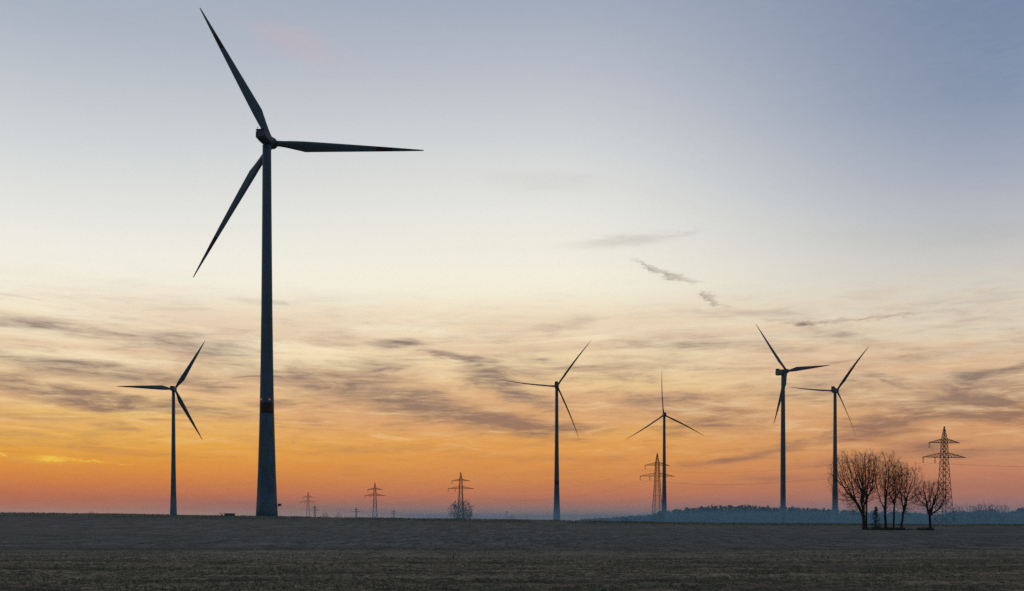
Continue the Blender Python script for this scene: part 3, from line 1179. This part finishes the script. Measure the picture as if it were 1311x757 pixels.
ftree(591, 700, 641, 31, 'round bare tree with low spreading boughs at a pylon foot', 41, 9, .10, npts=1300, low=.05, twig=.062)
ftree(1226, 880, 646.5, 19, 'faded bare tree first right of the tall pylon before the far wood', 51)
ftree(1247, 900, 645, 21, 'faded bare tree second right of the tall pylon before the far wood', 52, npts=480)
ftree(1264, 910, 643.5, 22, 'tallest faded bare tree before the far wood on the right', 53, npts=480)
ftree(1283, 920, 645.5, 19, 'faded bare tree nearest the right picture edge', 54)
ftree(283.5, 900, 655.5, 7, 'tiny faded tree beside the low dark shed roof', 61, 3, npts=160)
ftree(416, 1500, 655, 10, 'tiny faded tree right of the faint pylon by the largest turbine', 62, 3, npts=200)
ftree(434, 1600, 656, 9, 'tiny faded tree midway between two small pylons', 63, 3, npts=200)
ftree(655, 1500, 660, 9, 'tiny rounded shrub on the skyline left of the middle turbine', 64, 3, .08, npts=200)
ftree(628, 700, 664, 5, 'tiny shrub just right of the round bare tree', 66, 3, .08, npts=60)
ftree(117, 1500, 653.5, 8, 'tiny faded tree on the far left skyline', 65, 3, npts=160)


def bush(px, D, top, wpx, label, seed, mat_=M_WOOD):
    r = random.Random(seed)
    x = (px - CX) / F * D
    z0 = gz(x, D)
    H = EYE + (HZ - top) / F * D - z0
    w = wpx / 2 / F * D
    root = empty('shrub', (x, D, z0), label, 'shrub', 'dark shrubs near the skyline')
    sm = MB()
    for k in range(9):
        a = r.uniform(0, 6.28)
        sm.tube([(0, 0, -.2), (math.cos(a) * w * .3, math.sin(a) * w * .3, H * .4), (math.cos(a) * w * .6, math.sin(a) * w * .6, H * .75)], [.09, .06, .02], 4)
    sm.build('stems', M_TRUNK2, root)
    cb2 = MB()
    for k in range(1500):
        v = rvec(r).normalized()
        lob = .8 + .25 * math.sin(3.1 * v.x * 2 + seed) * math.cos(2.3 * v.z * 2 + v.y)
        q = Vector((v.x * w, v.y * w, abs(v.z) * H * .9)) * (r.random() ** .35) * lob + Vector((0, 0, H * .1))
        d1, d2 = rvec(r) * .35, rvec(r) * .35
        cb2.add([q, q + d1, q + d2], [(0, 1, 2)])
    cb2.build('crown', mat_, root)


bush(801, 760, 660.5, 26, 'low dark shrub at the left end of the far wood', 5)

# ------------------------------------------------------------------ far wood (reads as one mass)
wv, wf = [], []
wr = random.Random(77)
prof_x = [740, 790, 828, 852, 880, 910, 960, 1010, 1040, 1075, 1110, 1160, 1200, 1222, 1245, 1270, 1290, 1311, 1360, 1500]
prof_y = [665.5, 662.5, 660, 654, 650.5, 648.5, 648, 650, 651.5, 653.5, 656, 655, 659, 656, 655, 653, 656, 650, 649, 650]
NTR = 680
for i in range(NTR):
    px = 745 + (1480 - 745) * (i + wr.random()) / NTR
    D = 1150 + wr.random() * 260
    x = (px - CX) / F * D
    ty = float(np.interp(px, prof_x, prof_y))
    z0 = -4.5
    H = (EYE + (HZ - ty) / F * D - z0) * wr.choice((wr.uniform(.72, .92), wr.uniform(.88, 1.02), wr.uniform(.95, 1.07)))
    con = wr.random() < .45
    w = (wr.uniform(1.8, 2.8) if con else wr.uniform(3.2, 5.0))
    # trunk
    b = len(wv)
    for k in range(3):
        a = k * 2.094
        wv += [(x + .25 * math.cos(a), D + .25 * math.sin(a), z0), (x + .06 * math.cos(a), D + .06 * math.sin(a), z0 + H * .9)]
    for k in range(3):
        a0, a1 = 2 * k, 2 * ((k + 1) % 3)
        wf.append((b + a0, b + a1, b + a1 + 1))
        wf.append((b + a0, b + a1 + 1, b + a0 + 1))
    for k in range(210):
        a = wr.uniform(0, 6.283)
        s = wr.random()
        if con:
            rad_ = w * (1 - s) ** .8 * wr.uniform(.3, 1)
            zz = z0 + H * (.12 + .88 * s)
        else:
            rad_ = w * math.sqrt(max(0, 1 - (2 * s - 1) ** 2)) * wr.uniform(.4, 1)
            zz = z0 + H * (.16 + .82 * s)
        cx, cy = x + rad_ * math.cos(a), D + rad_ * math.sin(a)
        q = 1.05
        b = len(wv)
        for _ in range(3):
            wv.append((cx + wr.gauss(0, q), cy + wr.gauss(0, q), zz + wr.gauss(0, q * .55)))
        wf.append((b, b + 1, b + 2))
me = bpy.data.meshes.new('far_wood')
me.from_pydata(wv, [], wf)
me.materials.append(M_WOOD)
me.update()
wood = bpy.data.objects.new('far_wood', me)
COL.objects.link(wood)
tag(wood, 'long blue misty wood along the right horizon', 'wood', kind='stuff')

# ------------------------------------------------------------------ small things on the skyline
sx, sy = (294 - CX) / F * 420, 420
zs_ = gz(sx, sy)
shed = empty('shed', (sx, sy, zs_), 'low flat dark shed roof showing over the crest left of the largest turbine', 'shed')
ztop = EYE + (HZ - 657.2) / F * sy - zs_
a = MB()
a.box((0, 0, (ztop - .25) / 2), (3.8, 2.4, ztop - .25))
a.build('wall', M_SHED, shed)
a = MB()
a.box((0, 0, ztop - .12), (4.3, 2.9, .2), Matrix.Rotation(.03, 3, 'Y'))
a.build('roof', M_DARK, shed)
a = MB()
a.box((.6, -1.23, .95), (.9, .05, 1.8))
a.build('door', M_POLE, shed)


def pole(px, D, top, label, arm=True):
    x = (px - CX) / F * D
    z0 = gz(x, D)
    h = EYE + (HZ - top) / F * D - z0
    root = empty('utility_pole', (x, D, z0), label, 'pole', 'wooden poles on the skyline')
    b = MB()
    b.tube([(0, 0, -.3), (0, 0, h)], [.28, .2], 8)
    b.build('post', M_POLE, root)
    if arm:
        b = MB()
        b.box((0, 0, h - .5), (3.0, .3, .3))
        b.box((0, 0, h - 1.3), (2.2, .3, .25))
        for k in (-1.3, 0, 1.3):
            b.tube([(k, 0, h - .4), (k, 0, h + .1)], [.12, .08], 6)
        b.build('crossarm', M_POLE, root)


pole(649, 1000, 655, 'short pole with a crossbar on the skyline right of the round bare tree')
pole(675, 1500, 658, 'tiny plain pole left of the middle turbine', False)
pole(472.5, 1300, 658.5, 'tiny plain pole at the left foot of the small pylon', False)

# ------------------------------------------------------------------ haze and ground mist


def volume_box(name, lo, hi, dens, col, label, aniso=0.0):
    b = MB()
    c_ = [(lo[i] + hi[i]) / 2 for i in range(3)]
    b.box(c_, [hi[i] - lo[i] for i in range(3)])
    m_ = bpy.data.materials.new(name)
    m_.use_nodes = True
    tt = m_.node_tree
    tt.nodes.remove(tt.nodes['Principled BSDF'])
    v = tt.nodes.new('ShaderNodeVolumePrincipled')
    v.inputs['Color'].default_value = (*col, 1)
    v.inputs['Density'].default_value = dens
    v.inputs['Anisotropy'].default_value = aniso
    tt.links.new(v.outputs[0], tt.nodes['Material Output'].inputs['Volume'])
    o = b.build(name, m_)
    return tag(o, label, name, kind='stuff')


volume_box('haze', (-7000, -450, -6.5), (7000, 7200, 260), 3.1e-5, (.50, .72, .86), 'thin blue dusk haze over the whole plain')
volume_box('mist', (-150, 335, -5.5), (3500, 1750, 11), 1.15e-3, (.42, .76, 1.0), 'shallow blue ground mist lying beyond the crest')
